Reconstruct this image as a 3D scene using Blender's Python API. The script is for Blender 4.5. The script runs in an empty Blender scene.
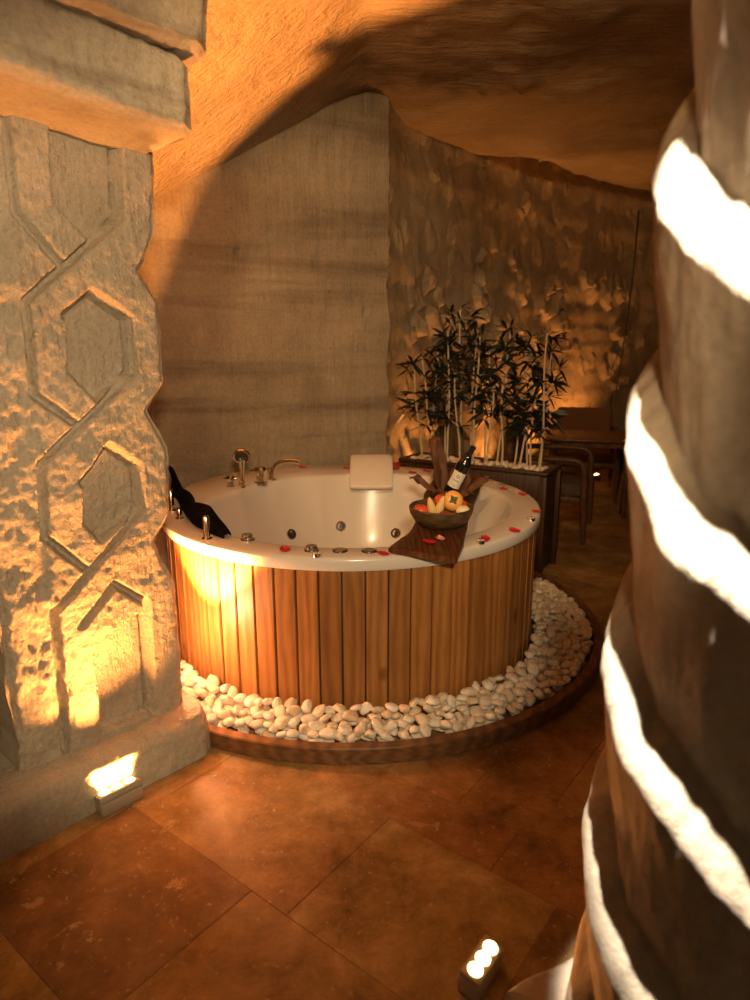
import bpy, bmesh, math, random
from mathutils import Vector, Matrix, noise
from math import sin, cos, pi, radians as R

C = bpy.context.scene.collection
SC = bpy.context.scene

# ------------------------------------------------------------------ camera, world, exposure
cam_d = bpy.data.cameras.new('camera'); cam = bpy.data.objects.new('camera', cam_d); C.objects.link(cam)
cam.location = (0, 0, 1.553); cam.rotation_euler = (R(90 - 13.7), 0, 0)
cam_d.lens = 24; cam_d.sensor_width = 36; cam_d.sensor_fit = 'AUTO'; cam_d.clip_start = .05
cam_d.dof.use_dof = True; cam_d.dof.focus_distance = 2.75; cam_d.dof.aperture_fstop = 2.2
SC.camera = cam
SC.view_settings.view_transform = 'Standard'; SC.view_settings.look = 'None'
SC.view_settings.exposure = 0.22; SC.view_settings.gamma = 1.0
SC.view_settings.use_curve_mapping = False

WORLD_COL, WORLD_STR = (1.0, .70, .40, 1), .14
wd = bpy.data.worlds.new('world'); SC.world = wd; wd.use_nodes = True
bg = wd.node_tree.nodes['Background']; bg.inputs[0].default_value = WORLD_COL; bg.inputs[1].default_value = WORLD_STR

WARM = (1.0, .40, .09)
GLOW = (1.0, .46, .22)
def look(o, target):
    o.rotation_euler = (Vector(target) - Vector(o.location)).to_track_quat('-Z', 'Y').to_euler()
def spot(name, loc, target, power, col, half, blend=.5, rad=.05):
    l = bpy.data.lights.new(name, 'SPOT'); l.energy = power; l.color = col
    l.spot_size = R(half * 2); l.spot_blend = blend; l.shadow_soft_size = rad
    o = bpy.data.objects.new(name, l); C.objects.link(o); o.location = loc; look(o, target); return o
def area(name, loc, target, power, col, sx, sy):
    l = bpy.data.lights.new(name, 'AREA'); l.energy = power; l.color = col; l.shape = 'RECTANGLE'; l.size = sx; l.size_y = sy
    o = bpy.data.objects.new(name, l); C.objects.link(o); o.location = loc; look(o, target); return o

# unseen spots: added fill for tub and far wall, overhead lamp for column
P_KEY, P_BACK, P_COLUMN = 168, 200, 2300
spot('unseen_spot_light', (.13, -.25, 1.92), (-.58, 2.9, 1.06), P_KEY, (1.0, .73, .43), 30, .42, .09)  # added key fill from near the camera, not a ceiling fixture
spot('unseen_spot_light', (-.10, -.20, 2.88), (1.0, 5.6, 1.3), P_BACK, (1.0, .64, .30), 25, .5, .10)  # added fill that brightens the rubble wall and bamboo, no real fixture
spot('unseen_spot_light', (.333, .85, 2.96), (.87, 1.10, 0), P_COLUMN, (1.0, .93, .80), 9.3, .3, .02)
# warm lamps standing low against the stone
P_TUBLAMP, P_PILLAR, P_FLOORSPOT, P_WALL = 15, 15, 2.0, 4.2
P_TUBBEAM = 900

# ------------------------------------------------------------------ materials
def new_mat(name):
    m = bpy.data.materials.new(name); m.use_nodes = True
    nt = m.node_tree; b = nt.nodes['Principled BSDF']; return m, nt, b
def N(nt, t, **kw):
    n = nt.nodes.new(t)
    for k, v in kw.items():
        if k.startswith('i_'):
            key = k[2:]; key = int(key) if key.isdigit() else key.replace('_', ' ')
            n.inputs[key].default_value = v
        else: setattr(n, k, v)
    return n
def coords(nt, scale=(1, 1, 1), rot=(0, 0, 0), kind='Object'):
    tc = N(nt, 'ShaderNodeTexCoord'); mp = N(nt, 'ShaderNodeMapping')
    mp.inputs['Scale'].default_value = scale; mp.inputs['Rotation'].default_value = rot
    nt.links.new(tc.outputs[kind], mp.inputs[0]); return mp.outputs[0]
def tex_noise(nt, vec, scale, detail=6, rough=.6, dist=0):
    n = N(nt, 'ShaderNodeTexNoise'); n.inputs['Scale'].default_value = scale; n.inputs['Detail'].default_value = detail
    n.inputs['Roughness'].default_value = rough; n.inputs['Distortion'].default_value = dist
    nt.links.new(vec, n.inputs['Vector']); return n.outputs['Fac']
def ramp(nt, fac, stops):
    r = N(nt, 'ShaderNodeValToRGB'); e = r.color_ramp.elements
    while len(e) < len(stops): e.new(.5)
    for el, (p, c) in zip(e, stops):
        el.position = p; el.color = (*c, 1) if len(c) == 3 else c
    nt.links.new(fac, r.inputs[0]); return r.outputs[0]
def mix(nt, a, b, fac, mode='MIX'):
    m = N(nt, 'ShaderNodeMix', data_type='RGBA', blend_type=mode)
    for s, v in ((m.inputs[0], fac), (m.inputs[6], a), (m.inputs[7], b)):
        if hasattr(v, 'links'): nt.links.new(v, s)
        elif isinstance(v, (int, float)): s.default_value = v
        else: s.default_value = (*v, 1)
    return m.outputs[2]
def math_(nt, op, a, b=0.0):
    m = N(nt, 'ShaderNodeMath', operation=op)
    for s, v in ((m.inputs[0], a), (m.inputs[1], b)):
        if hasattr(v, 'links'): nt.links.new(v, s)
        else: s.default_value = v
    return m.outputs[0]
def bump(nt, b, h, strength=.5, dist=.01, prev=None):
    n = N(nt, 'ShaderNodeBump'); n.inputs['Strength'].default_value = strength; n.inputs['Distance'].default_value = dist
    nt.links.new(h, n.inputs['Height'])
    if prev is not None: nt.links.new(prev, n.inputs['Normal'])
    nt.links.new(n.outputs[0], b.inputs['Normal']); return n.outputs[0]

def stone_mat(name, c1, c2, c3, strata=None, chisel=None, bump_s=.6, grain=55):
    m, nt, b = new_mat(name)
    v = coords(nt)
    big = tex_noise(nt, v, 1.7, 7, .62, .3)
    col = ramp(nt, big, [(.3, c1), (.5, c2), (.72, c3)])
    if strata:                                   # tilted sediment bands
        sv = coords(nt, strata[0], strata[1])
        band = tex_noise(nt, sv, strata[2], 5, .6, .2)
        col = mix(nt, col, ramp(nt, band, [(.33, (.55, .5, .45)), (.5, (1, 1, 1)), (.66, (1.16, 1.12, 1.05))]), .85, 'MULTIPLY')
    fine = tex_noise(nt, v, grain, 4, .7)
    col = mix(nt, col, ramp(nt, fine, [(.3, (.74, .72, .7)), (.55, (1, 1, 1)), (.75, (1.1, 1.1, 1.1))]), .7, 'MULTIPLY')
    vo = N(nt, 'ShaderNodeTexVoronoi'); vo.inputs['Scale'].default_value = 9; nt.links.new(v, vo.inputs['Vector'])
    pit = ramp(nt, vo.outputs['Distance'], [(.05, (.35, .3, .25)), (.10, (1, 1, 1))])
    col = mix(nt, col, pit, .35, 'MULTIPLY')
    nt.links.new(col, b.inputs['Base Color']); b.inputs['Roughness'].default_value = .92
    b.inputs['Specular IOR Level'].default_value = .2
    h = math_(nt, 'ADD', tex_noise(nt, v, 14, 8, .7), math_(nt, 'MULTIPLY', fine, .35))
    if chisel:
        cv = coords(nt, chisel[0], chisel[1])
        h = math_(nt, 'ADD', h, math_(nt, 'MULTIPLY', tex_noise(nt, cv, chisel[2], 3, .6), chisel[3]))
    bump(nt, b, h, bump_s, .02)
    return m
M_BACK = stone_mat('tuff_wall', (.27, .215, .145), (.35, .285, .20), (.43, .355, .255), ((.25, .25, 3.2), (0, R(9), 0), 1.6), ((16, 16, .8), (0, R(4), 0), 3.5, .8), .5)
M_RUBBLE = stone_mat('rubble_wall', (.32, .24, .15), (.42, .32, .20), (.48, .38, .25), None, None, .5, 40)
M_CEIL = stone_mat('rock_ceiling', (.34, .25, .16), (.42, .32, .21), (.5, .39, .26), None, ((1.2, 9, 9), (0, 0, R(-35)), 3.0, 1.6), .9)
M_PILLAR = stone_mat('carved_stone', (.40, .335, .25), (.50, .43, .325), (.58, .50, .39), None, ((20, 20, 3), (0, 0, 0), 2.0, .5), 1.0, 75)
M_CAPITAL = stone_mat('carved_stone_banded', (.36, .29, .21), (.44, .37, .275), (.52, .44, .33), ((.8, .8, 7), (R(10), R(-6), 0), 1.6), ((3, 3, 24), (R(10), R(-6), 0), 2.0, .5), .7, 60)
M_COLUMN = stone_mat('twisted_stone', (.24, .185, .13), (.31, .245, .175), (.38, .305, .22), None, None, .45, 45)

def floor_mat():
    m, nt, b = new_mat('travertine_tile')
    v = coords(nt)
    at = N(nt, 'ShaderNodeVertexColor'); at.layer_name = 'tint'
    n1 = tex_noise(nt, v, 3.4, 13, .78, .15)
    col = ramp(nt, n1, [(.32, (.11, .066, .025)), (.44, (.25, .165, .066)), (.54, (.38, .262, .118)), (.66, (.58, .43, .24))])
    col = mix(nt, col, at.outputs[0], 1.0, 'MULTIPLY')
    n2 = tex_noise(nt, coords(nt, (1, 1, 1), (0, 0, R(35))), 9, 6, .7, 1.5)
    vein = ramp(nt, n2, [(.60, (0, 0, 0)), (.64, (1, 1, 1))])
    vein = mix(nt, vein, ramp(nt, tex_noise(nt, v, 1.6, 3, .5), [(.5, (0, 0, 0)), (.6, (1, 1, 1))]), 1.0, 'MULTIPLY')
    col = mix(nt, col, (.55, .40, .24), math_(nt, 'MULTIPLY', vein, .8))
    spk = ramp(nt, tex_noise(nt, v, 42, 4, .65), [(.62, (0, 0, 0)), (.68, (1, 1, 1))])
    col = mix(nt, col, (.55, .42, .26), math_(nt, 'MULTIPLY', spk, .6))
    drk = ramp(nt, tex_noise(nt, v, 6, 8, .7, 1), [(.30, (1, 1, 1)), (.38, (0, 0, 0))])
    col = mix(nt, col, (.09, .055, .03), math_(nt, 'MULTIPLY', drk, .6))
    nt.links.new(col, b.inputs['Base Color'])
    r = ramp(nt, tex_noise(nt, v, 8, 5, .6), [(.3, (.40, .40, .40)), (.7, (.65, .65, .65))])
    nt.links.new(r, b.inputs['Roughness']); b.inputs['Specular IOR Level'].default_value = .4
    bump(nt, b, tex_noise(nt, v, 30, 6, .6), .12, .004)
    return m
M_FLOOR = floor_mat()
def plain(name, col, rough=.5, metal=0, spec=.5, coat=0, bump_scale=None, bump_s=.2, var=None):
    m, nt, b = new_mat(name)
    v = coords(nt)
    f = tex_noise(nt, v, var[0] if var else 12, 5, .6)
    k = var[1] if var else .08
    c = mix(nt, tuple(x * (1 - k) for x in col), tuple(min(1, x * (1 + k)) for x in col), f)
    nt.links.new(c, b.inputs['Base Color'])
    b.inputs['Roughness'].default_value = rough; b.inputs['Metallic'].default_value = metal
    b.inputs['Specular IOR Level'].default_value = spec; b.inputs['Coat Weight'].default_value = coat
    b.inputs['Coat Roughness'].default_value = .08
    if bump_scale: bump(nt, b, tex_noise(nt, v, bump_scale, 4, .6), bump_s, .005)
    return m
M_GROUT = plain('tile_grout', (.27, .175, .085), .8)
M_ACRYL = plain('white_acrylic', (.74, .70, .63), .22, 0, .5, .25, var=(2, .02))
M_CUSH = plain('white_headrest', (.78, .74, .66), .45)
M_CHROME = plain('chrome', (.72, .68, .62), .12, 1.0)
M_DARKCHROME = plain('jet_grey', (.10, .09, .08), .35, .6)
def wood(name, c1, c2, c3, axis_scale=(14, 14, 1.3), rough=.5, tint=False, knots=True, bs=.15):
    m, nt, b = new_mat(name)
    v0 = coords(nt)
    if tint:
        at = N(nt, 'ShaderNodeVertexColor'); at.layer_name = 'tint'
        off = N(nt, 'ShaderNodeVectorMath', operation='SCALE'); nt.links.new(at.outputs[0], off.inputs[0]); off.inputs['Scale'].default_value = 37.0
        add = N(nt, 'ShaderNodeVectorMath', operation='ADD'); nt.links.new(v0, add.inputs[0]); nt.links.new(off.outputs[0], add.inputs[1]); v0 = add.outputs[0]
    mp = N(nt, 'ShaderNodeMapping'); mp.inputs['Scale'].default_value = axis_scale; nt.links.new(v0, mp.inputs[0]); v = mp.outputs[0]
    g = tex_noise(nt, v, 1.6, 5, .6, 1.2)
    wv = N(nt, 'ShaderNodeTexWave'); wv.inputs['Scale'].default_value = 1.1; wv.inputs['Distortion'].default_value = 9; wv.inputs['Detail'].default_value = 3; wv.inputs['Detail Scale'].default_value = 1.2
    nt.links.new(v, wv.inputs['Vector'])
    f = math_(nt, 'ADD', math_(nt, 'MULTIPLY', g, .65), math_(nt, 'MULTIPLY', wv.outputs['Fac'], .35))
    col = ramp(nt, f, [(.25, c1), (.5, c2), (.78, c3)])
    fine = tex_noise(nt, v, 9, 3, .7)
    col = mix(nt, col, ramp(nt, fine, [(.3, (.75, .7, .65)), (.6, (1, 1, 1))]), .6, 'MULTIPLY')
    if knots:
        vo = N(nt, 'ShaderNodeTexVoronoi'); vo.inputs['Scale'].default_value = 1.0
        km = N(nt, 'ShaderNodeMapping'); km.inputs['Scale'].default_value = (6, 6, 3.4); nt.links.new(v0, km.inputs[0]); nt.links.new(km.outputs[0], vo.inputs['Vector'])
        kk = ramp(nt, vo.outputs['Distance'], [(.04, (.28, .2, .14)), (.15, (1, 1, 1))])
        col = mix(nt, col, kk, .75, 'MULTIPLY')
    if tint:
        sep = N(nt, 'ShaderNodeSeparateColor'); nt.links.new(at.outputs[0], sep.inputs[0])
        val = math_(nt, 'ADD', math_(nt, 'MULTIPLY', sep.outputs[0], .42), .79)
        col = mix(nt, col, (1, 1, 1), 0.0)
        vm = N(nt, 'ShaderNodeVectorMath', operation='SCALE'); nt.links.new(col, vm.inputs[0]); nt.links.new(val, vm.inputs['Scale']); col = vm.outputs[0]
    nt.links.new(col, b.inputs['Base Color']); b.inputs['Roughness'].default_value = rough
    bump(nt, b, f, bs, .004)
    return m
M_STAVE = wood('stained_pine', (.28, .112, .028), (.385, .165, .043), (.46, .215, .062), (7, 7, .8), .45, tint=True)
M_KERB = wood('dark_kerb_wood', (.11, .05, .02), (.17, .08, .032), (.24, .12, .05), (4, 4, 20), .4, knots=False)
M_PLANTER = wood('dark_planter_wood', (.040, .016, .007), (.060, .025, .010), (.085, .038, .016), (10, 10, 1.5), .5, knots=False)
M_BOARD = wood('walnut_board', (.055, .018, .007), (.10, .036, .013), (.15, .06, .022), (12, 2, 12), .35, knots=False)
M_BOWL = wood('bowl_wood', (.065, .038, .015), (.10, .06, .025), (.14, .085, .038), (3, 3, 30), .45, knots=False)
M_CHAIRWOOD = wood('chair_wood', (.08, .035, .015), (.12, .055, .024), (.17, .08, .036), (6, 6, 6), .45, knots=False)
M_DARKCHAIR = wood('dark_chair_wood', (.025, .014, .009), (.04, .022, .013), (.055, .03, .018), (6, 6, 6), .4, knots=False)
M_TABLE = wood('table_wood', (.12, .05, .02), (.18, .08, .032), (.25, .115, .05), (2, 14, 14), .35, knots=False)
M_BROWNFAB = plain('brown_fabric', (.17, .085, .038), .85, bump_scale=180, bump_s=.4)
M_GREYFAB = plain('grey_fabric', (.115, .085, .06), .85, bump_scale=180, bump_s=.4)
M_DARKFAB = plain('dark_fabric', (.03, .026, .024), .85, bump_scale=180, bump_s=.4)
M_BLACK = plain('black_cloth', (.005, .004, .004), .9, 0, .08, bump_scale=160, bump_s=.4)
M_CANE = plain('straw_cane', (.62, .50, .32), .55, var=(20, .25))
M_LEAF = plain('dark_leaf', (.010, .017, .012), .45, var=(9, .35))
M_PETAL = plain('red_petal', (.55, .012, .018), .5, var=(40, .25))
M_PINK = plain('pink_petal', (.75, .30, .22), .5, var=(40, .2))
M_WAX = plain('candle_wax', (.85, .80, .70), .5)
M_REDGLASS = plain('red_glass', (.35, .02, .015), .12, coat=.5)
M_BOTTLE = plain('dark_bottle_glass', (.008, .008, .007), .08, spec=.6, coat=.4)
M_FOIL = plain('black_foil', (.012, .010, .010), .3)
M_LABEL = plain('paper_label', (.80, .76, .66), .7)
M_INK = plain('label_ink', (.12, .10, .09), .7)
M_WRAP = plain('brown_wrap', (.12, .045, .016), .7, bump_scale=30, bump_s=.4, var=(14, .35))
M_PEAR = plain('pale_fruit', (.80, .56, .24), .45, var=(30, .15))
M_PERS = plain('orange_fruit', (.82, .40, .10), .4, var=(25, .12))
M_CALYX = plain('green_calyx', (.10, .13, .05), .6)
M_APPLE = plain('red_fruit', (.62, .085, .03), .35, var=(25, .3))
M_PLUM = plain('plum_fruit', (.25, .018, .02), .3, var=(25, .3))
M_QUINCE = plain('cream_fruit', (.75, .66, .42), .5, var=(25, .12))
M_STEM = plain('fruit_stem', (.10, .06, .03), .7)
M_HOUSING = plain('lamp_housing', (.42, .36, .28), .5, .2, bump_scale=60)
M_CABLE = plain('dark_cable', (.03, .02, .015), .6)
def pebble_mat():
    m, nt, b = new_mat('white_marble')
    oi = N(nt, 'ShaderNodeObjectInfo')
    vec = N(nt, 'ShaderNodeVectorMath', operation='ADD'); nt.links.new(coords(nt), vec.inputs[0]); nt.links.new(oi.outputs['Location'], vec.inputs[1])
    f = tex_noise(nt, vec.outputs[0], 16, 4, .6, .5)
    base = ramp(nt, oi.outputs['Random'], [(0, (.74, .62, .46)), (.45, (.85, .76, .61)), (1, (.90, .85, .74))])
    col = mix(nt, base, ramp(nt, f, [(.35, (.82, .62, .42)), (.55, (1, 1, 1))]), .8, 'MULTIPLY')
    nt.links.new(col, b.inputs['Base Color']); b.inputs['Roughness'].default_value = .5
    bump(nt, b, tex_noise(nt, vec.outputs[0], 40, 4, .6), .15, .004)
    return m
M_PEBBLE = pebble_mat()
def led_mat():
    m, nt, b = new_mat('lit_led')
    b.inputs['Base Color'].default_value = (.9, .7, .4, 1)
    b.inputs['Emission Color'].default_value = (1, .62, .22, 1); b.inputs['Emission Strength'].default_value = 9
    return m
M_LED = led_mat()

# ------------------------------------------------------------------ mesh building
class MB:
    def __init__(s): s.v = []; s.f = []; s.m = []; s.c = []
    def add(s, vs, fs, mi=0, col=None):
        o = len(s.v); s.v += [tuple(p) for p in vs]; s.f += [tuple(i + o for i in f) for f in fs]
        s.m += [mi] * len(fs); s.c += [col] * len(fs); return s
    def bm(s, bm_, M=None, mi=0, col=None):
        if M is not None: bmesh.ops.transform(bm_, matrix=M, verts=bm_.verts)
        bm_.verts.index_update(); s.add([v.co[:] for v in bm_.verts], [[v.index for v in f.verts] for f in bm_.faces], mi, col); bm_.free(); return s
    def box(s, c, size, rz=0, bev=.004, mi=0, col=None, rot=None, seg=2):
        b = bmesh.new(); bmesh.ops.create_cube(b, size=1)
        bmesh.ops.scale(b, vec=size, verts=b.verts)
        if bev: bmesh.ops.bevel(b, geom=b.edges[:], offset=bev, segments=seg, affect='EDGES', profile=.5)
        M = Matrix.Translation(c) @ (rot if rot is not None else Matrix.Rotation(rz, 4, 'Z'))
        return s.bm(b, M, mi, col)
    def lathe(s, prof, c=(0, 0, 0), n=48, M=None, mi=0, close=False):
        vs = []; fs = []; k = len(prof)
        for i in range(n):
            a = 2 * pi * i / n
            for r, z in prof: vs.append((r * cos(a), r * sin(a), z))
        for i in range(n):
            for j in range(k - 1):
                fs.append((i * k + j, ((i + 1) % n) * k + j, ((i + 1) % n) * k + j + 1, i * k + j + 1))
        T = Matrix.Translation(c) @ (M if M is not None else Matrix.Identity(4))
        vs = [(T @ Vector(p))[:] for p in vs]
        return s.add(vs, fs, mi)
    def tube(s, pts, rad, n=10, mi=0, cap=True):
        pts = [Vector(p) for p in pts]; k = len(pts); rad = rad if isinstance(rad, (list, tuple)) else [rad] * k
        vs = []; fs = []; up = None
        for i, p in enumerate(pts):
            t = (pts[min(i + 1, k - 1)] - pts[max(i - 1, 0)]).normalized()
            if up is None:
                up = t.orthogonal().normalized()
            up = (up - t * up.dot(t)).normalized(); w = t.cross(up)
            for j in range(n):
                a = 2 * pi * j / n; vs.append((p + (up * cos(a) + w * sin(a)) * rad[i])[:])
        for i in range(k - 1):
            for j in range(n):
                fs.append((i * n + j, i * n + (j + 1) % n, (i + 1) * n + (j + 1) % n, (i + 1) * n + j))
        if cap: fs.append(tuple(range(n - 1, -1, -1))); fs.append(tuple((k - 1) * n + j for j in range(n)))
        return s.add(vs, fs, mi)
    def ball(s, c, r, sc=(1, 1, 1), M=None, sub=3, mi=0, fn=None):
        b = bmesh.new(); bmesh.ops.create_icosphere(b, subdivisions=sub, radius=1)
        for v in b.verts:
            if fn: v.co = fn(v.co.copy())
            v.co = Vector((v.co.x * r * sc[0], v.co.y * r * sc[1], v.co.z * r * sc[2]))
        return s.bm(b, Matrix.Translation(c) @ (M if M is not None else Matrix.Identity(4)), mi)
    def grid(s, rows, mi=0, flip=False):
        n = len(rows[0]); vs = [p for r in rows for p in r]; fs = []
        for i in range(len(rows) - 1):
            for j in range(n - 1):
                q = (i * n + j, i * n + j + 1, (i + 1) * n + j + 1, (i + 1) * n + j); fs.append(q[::-1] if flip else q)
        return s.add(vs, fs, mi)
    def obj(s, name, mats, parent=None, smooth=True, world=True, angle=40):
        me = bpy.data.meshes.new(name)
        off = Vector((0, 0, 0))
        if parent is not None and world: off = root_loc(parent)
        me.from_pydata([(p[0] - off.x, p[1] - off.y, p[2] - off.z) for p in s.v], [], s.f)
        mats = mats if isinstance(mats, (list, tuple)) else [mats]
        for m in mats: me.materials.append(m)
        me.polygons.foreach_set('material_index', s.m)
        if any(c is not None for c in s.c):
            ca = me.color_attributes.new('tint', 'FLOAT_COLOR', 'CORNER')
            for p, c in zip(me.polygons, s.c):
                c = c or (1, 1, 1)
                for li in p.loop_indices: ca.data[li].color = (*c, 1)
        if smooth:
            me.polygons.foreach_set('use_smooth', [True] * len(me.polygons))
            try: me.set_sharp_from_angle(angle=R(angle))
            except Exception: pass
        me.update()
        o = bpy.data.objects.new(name, me); C.objects.link(o)
        if parent is not None: o.parent = parent
        return o
def root_loc(o):
    v = Vector(o.location)
    while o.parent is not None: o = o.parent; v = v + Vector(o.location)
    return v
def tag(o, label=None, cat=None, group=None, kind=None):
    if label: o['label'] = label
    if cat: o['category'] = cat
    if group: o['group'] = group
    if kind: o['kind'] = kind
    return o
def thing(name, label, cat, loc=(0, 0, 0), rz=0, group=None, kind=None):
    o = bpy.data.objects.new(name, None); C.objects.link(o); o.location = loc; o.rotation_euler = (0, 0, rz); o.empty_display_size = .1
    return tag(o, label, cat, group, kind)
def copy_thing(src, loc, rot=(0, 0, 0), label=None):
    c = src.copy(); C.objects.link(c); c.location = loc; c.rotation_euler = rot
    if label: c['label'] = label
    for ch in list(src.children):
        d = ch.copy(); C.objects.link(d); d.parent = c
        for g in list(ch.children):
            e = g.copy(); C.objects.link(e); e.parent = d
    return c
def lerp(a, b, t): return a + (b - a) * t
def sstep(a, b, x):
    t = min(1, max(0, (x - a) / (b - a))); return t * t * (3 - 2 * t)
def interp(xs, ys, x):
    if x <= xs[0]: return ys[0]
    for i in range(len(xs) - 1):
        if x <= xs[i + 1]: return lerp(ys[i], ys[i + 1], (x - xs[i]) / (xs[i + 1] - xs[i]))
    return ys[-1]
def fbm(p, o=5): return noise.fractal(Vector(p), 1.0, 2.0, o)
def catmull(P, m=8):
    P = [Vector(p) for p in P]; out = []
    for i in range(len(P) - 1):
        p0 = P[max(i - 1, 0)]; p1 = P[i]; p2 = P[i + 1]; p3 = P[min(i + 2, len(P) - 1)]
        for k in range(m):
            t = k / m
            out.append(.5 * ((2 * p1) + (p2 - p0) * t + (2 * p0 - 5 * p1 + 4 * p2 - p3) * t * t + (3 * p1 - p0 - 3 * p2 + p3) * t ** 3))
    out.append(P[-1]); return out

ZC = 3.05
# ------------------------------------------------------------------ floor
def build_floor():
    rnd = random.Random(4)
    e1 = Vector((.793, -.609, 0)); e2 = Vector((.609, .793, 0))
    mb = MB()
    mb.add([(-2.6, -1.8, -.0015), (5.2, -1.8, -.0015), (5.2, 9.6, -.0015), (-2.6, 9.6, -.0015)], [(0, 1, 2, 3)], 1, (1, 1, 1))
    rows = [.055, .55, 1.055, 1.54, 1.735, 1.95, 2.43, 2.92, 3.12, 3.6]
    while rows[-1] < 11: rows.append(rows[-1] + rnd.choice([.48, .5, .2, .49]))
    lo = [.055]
    while lo[-1] > -4: lo.append(lo[-1] - rnd.choice([.5, .48, .21]))
    rows = sorted(set(rows + lo))
    forced = {.55: ([-1.86, -1.26, -.62, .03], [(.55, .44, .38), (.92, .86, .72), (.88, .84, .7)]),
              1.055: ([-2.4, -1.80, -1.12, -.538, .05], [(.9, .8, .7), (.86, .74, .62), (.98, .96, .84), (.66, .56, .47)]),
              1.54: ([-1.5, -.75, -.18, .4], [(.9, .66, .52), (.86, .66, .52), (.8, .64, .5)]),
              1.735: ([-1.3, -.98, -.4, .2], [(1.05, .8, .62), (.9, .72, .56), (.92, .74, .58)]),
              1.95: ([-1.2, -.71, -.1, .5], [(.78, .6, .48), (1.0, .84, .66), (.8, .66, .52)])}
    for i in range(len(rows) - 1):
        a, b = rows[i], rows[i + 1]; fx = None
        for k in forced:
            if abs(k - a) < 1e-4: fx = forced[k]
        cuts = list(fx[0]) if fx else [rnd.uniform(-.3, .3)]
        while cuts[0] > -7: cuts.insert(0, cuts[0] - rnd.choice([.6, .5, .75, .48]))
        while cuts[-1] < 6: cuts.append(cuts[-1] + rnd.choice([.6, .5, .75, .48]))
        for x0, x1 in zip(cuts, cuts[1:]):
            t = None
            if fx and x0 in fx[0][:-1]: t = fx[1][fx[0].index(x0)]
            if t is None:
                k = rnd.uniform(.72, 1.08); t = (k, k * rnd.uniform(.86, .98), k * rnd.uniform(.74, .9))
            g = .0007
            q = [e1 * (x0 + g) + e2 * (a + g), e1 * (x1 - g) + e2 * (a + g), e1 * (x1 - g) + e2 * (b - g), e1 * (x0 + g) + e2 * (b - g)]
            cx = sum((p.x for p in q)) / 4; cy = sum((p.y for p in q)) / 4
            if not (-2.4 < cx < 5 and -1.6 < cy < 9.4): continue
            bv = .001
            qi = [e1 * (x0 + g + bv) + e2 * (a + g + bv), e1 * (x1 - g - bv) + e2 * (a + g + bv), e1 * (x1 - g - bv) + e2 * (b - g - bv), e1 * (x0 + g + bv) + e2 * (b - g - bv)]
            vs = [(p.x, p.y, -.0010) for p in q] + [(p.x, p.y, 0) for p in qi]
            mb.add(vs, [(4, 5, 6, 7), (0, 1, 5, 4), (1, 2, 6, 5), (2, 3, 7, 6), (3, 0, 4, 7)], 0, t)
    o = mb.obj('floor', [M_FLOOR, M_GROUT], smooth=False)
    tag(o, 'brown travertine tile floor laid on the diagonal', 'floor', kind='structure')
build_floor()

# ------------------------------------------------------------------ rock walls and ceiling
CORNER = Vector((.09, 4.72, 0)); WDIR = Vector((cos(R(25)), sin(R(25)), 0)); WN = Vector((sin(R(25)), -cos(R(25)), 0))
def build_back_wall():
    rows = []
    L = 2.35; nu, nv = 190, 220
    for j in range(nv + 1):
        z = -.05 + 3.4 * j / nv; row = []
        for i in range(nu + 1):
            s = -L + (L + .0) * i / nu
            d = .035 * fbm((s * .9, z * .9, 3.1), 5) + .008 * fbm((s * 6, z * 6, 9), 4)
            d += .004 * noise.noise(Vector((s * 34, z * 2.5, 1)))
            for hs, hz, hr, hd in ((-1.022, 2.06, .017, .05), (-.50, 2.02, .05, .012), (-.175, 1.72, .024, .014)):
                q = math.hypot(s - hs, z - hz) / hr
                if q < 1.6: d -= hd * (1 - sstep(.5, 1.2, q))
            d *= 1 - sstep(-.15, 0, s)
            p = CORNER + WDIR * (s + sstep(-.12, 0, s) * (.022 * noise.noise(Vector((z * 4, 1, 2))) + .012 * noise.noise(Vector((z * 15, 4, 2))))) + WN * d
            if z > 2.6: p += WN * (.15 * ((z - 2.6) / .6) ** 2 * (1 - sstep(-.5, 0, s)))
            row.append((p.x, p.y, z))
        rows.append(row)
    mb = MB().grid(rows)
    tag(mb.obj('wall_back', M_BACK, angle=80), 'smooth banded rock wall behind the tub', 'wall', kind='structure')
build_back_wall()

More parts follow.
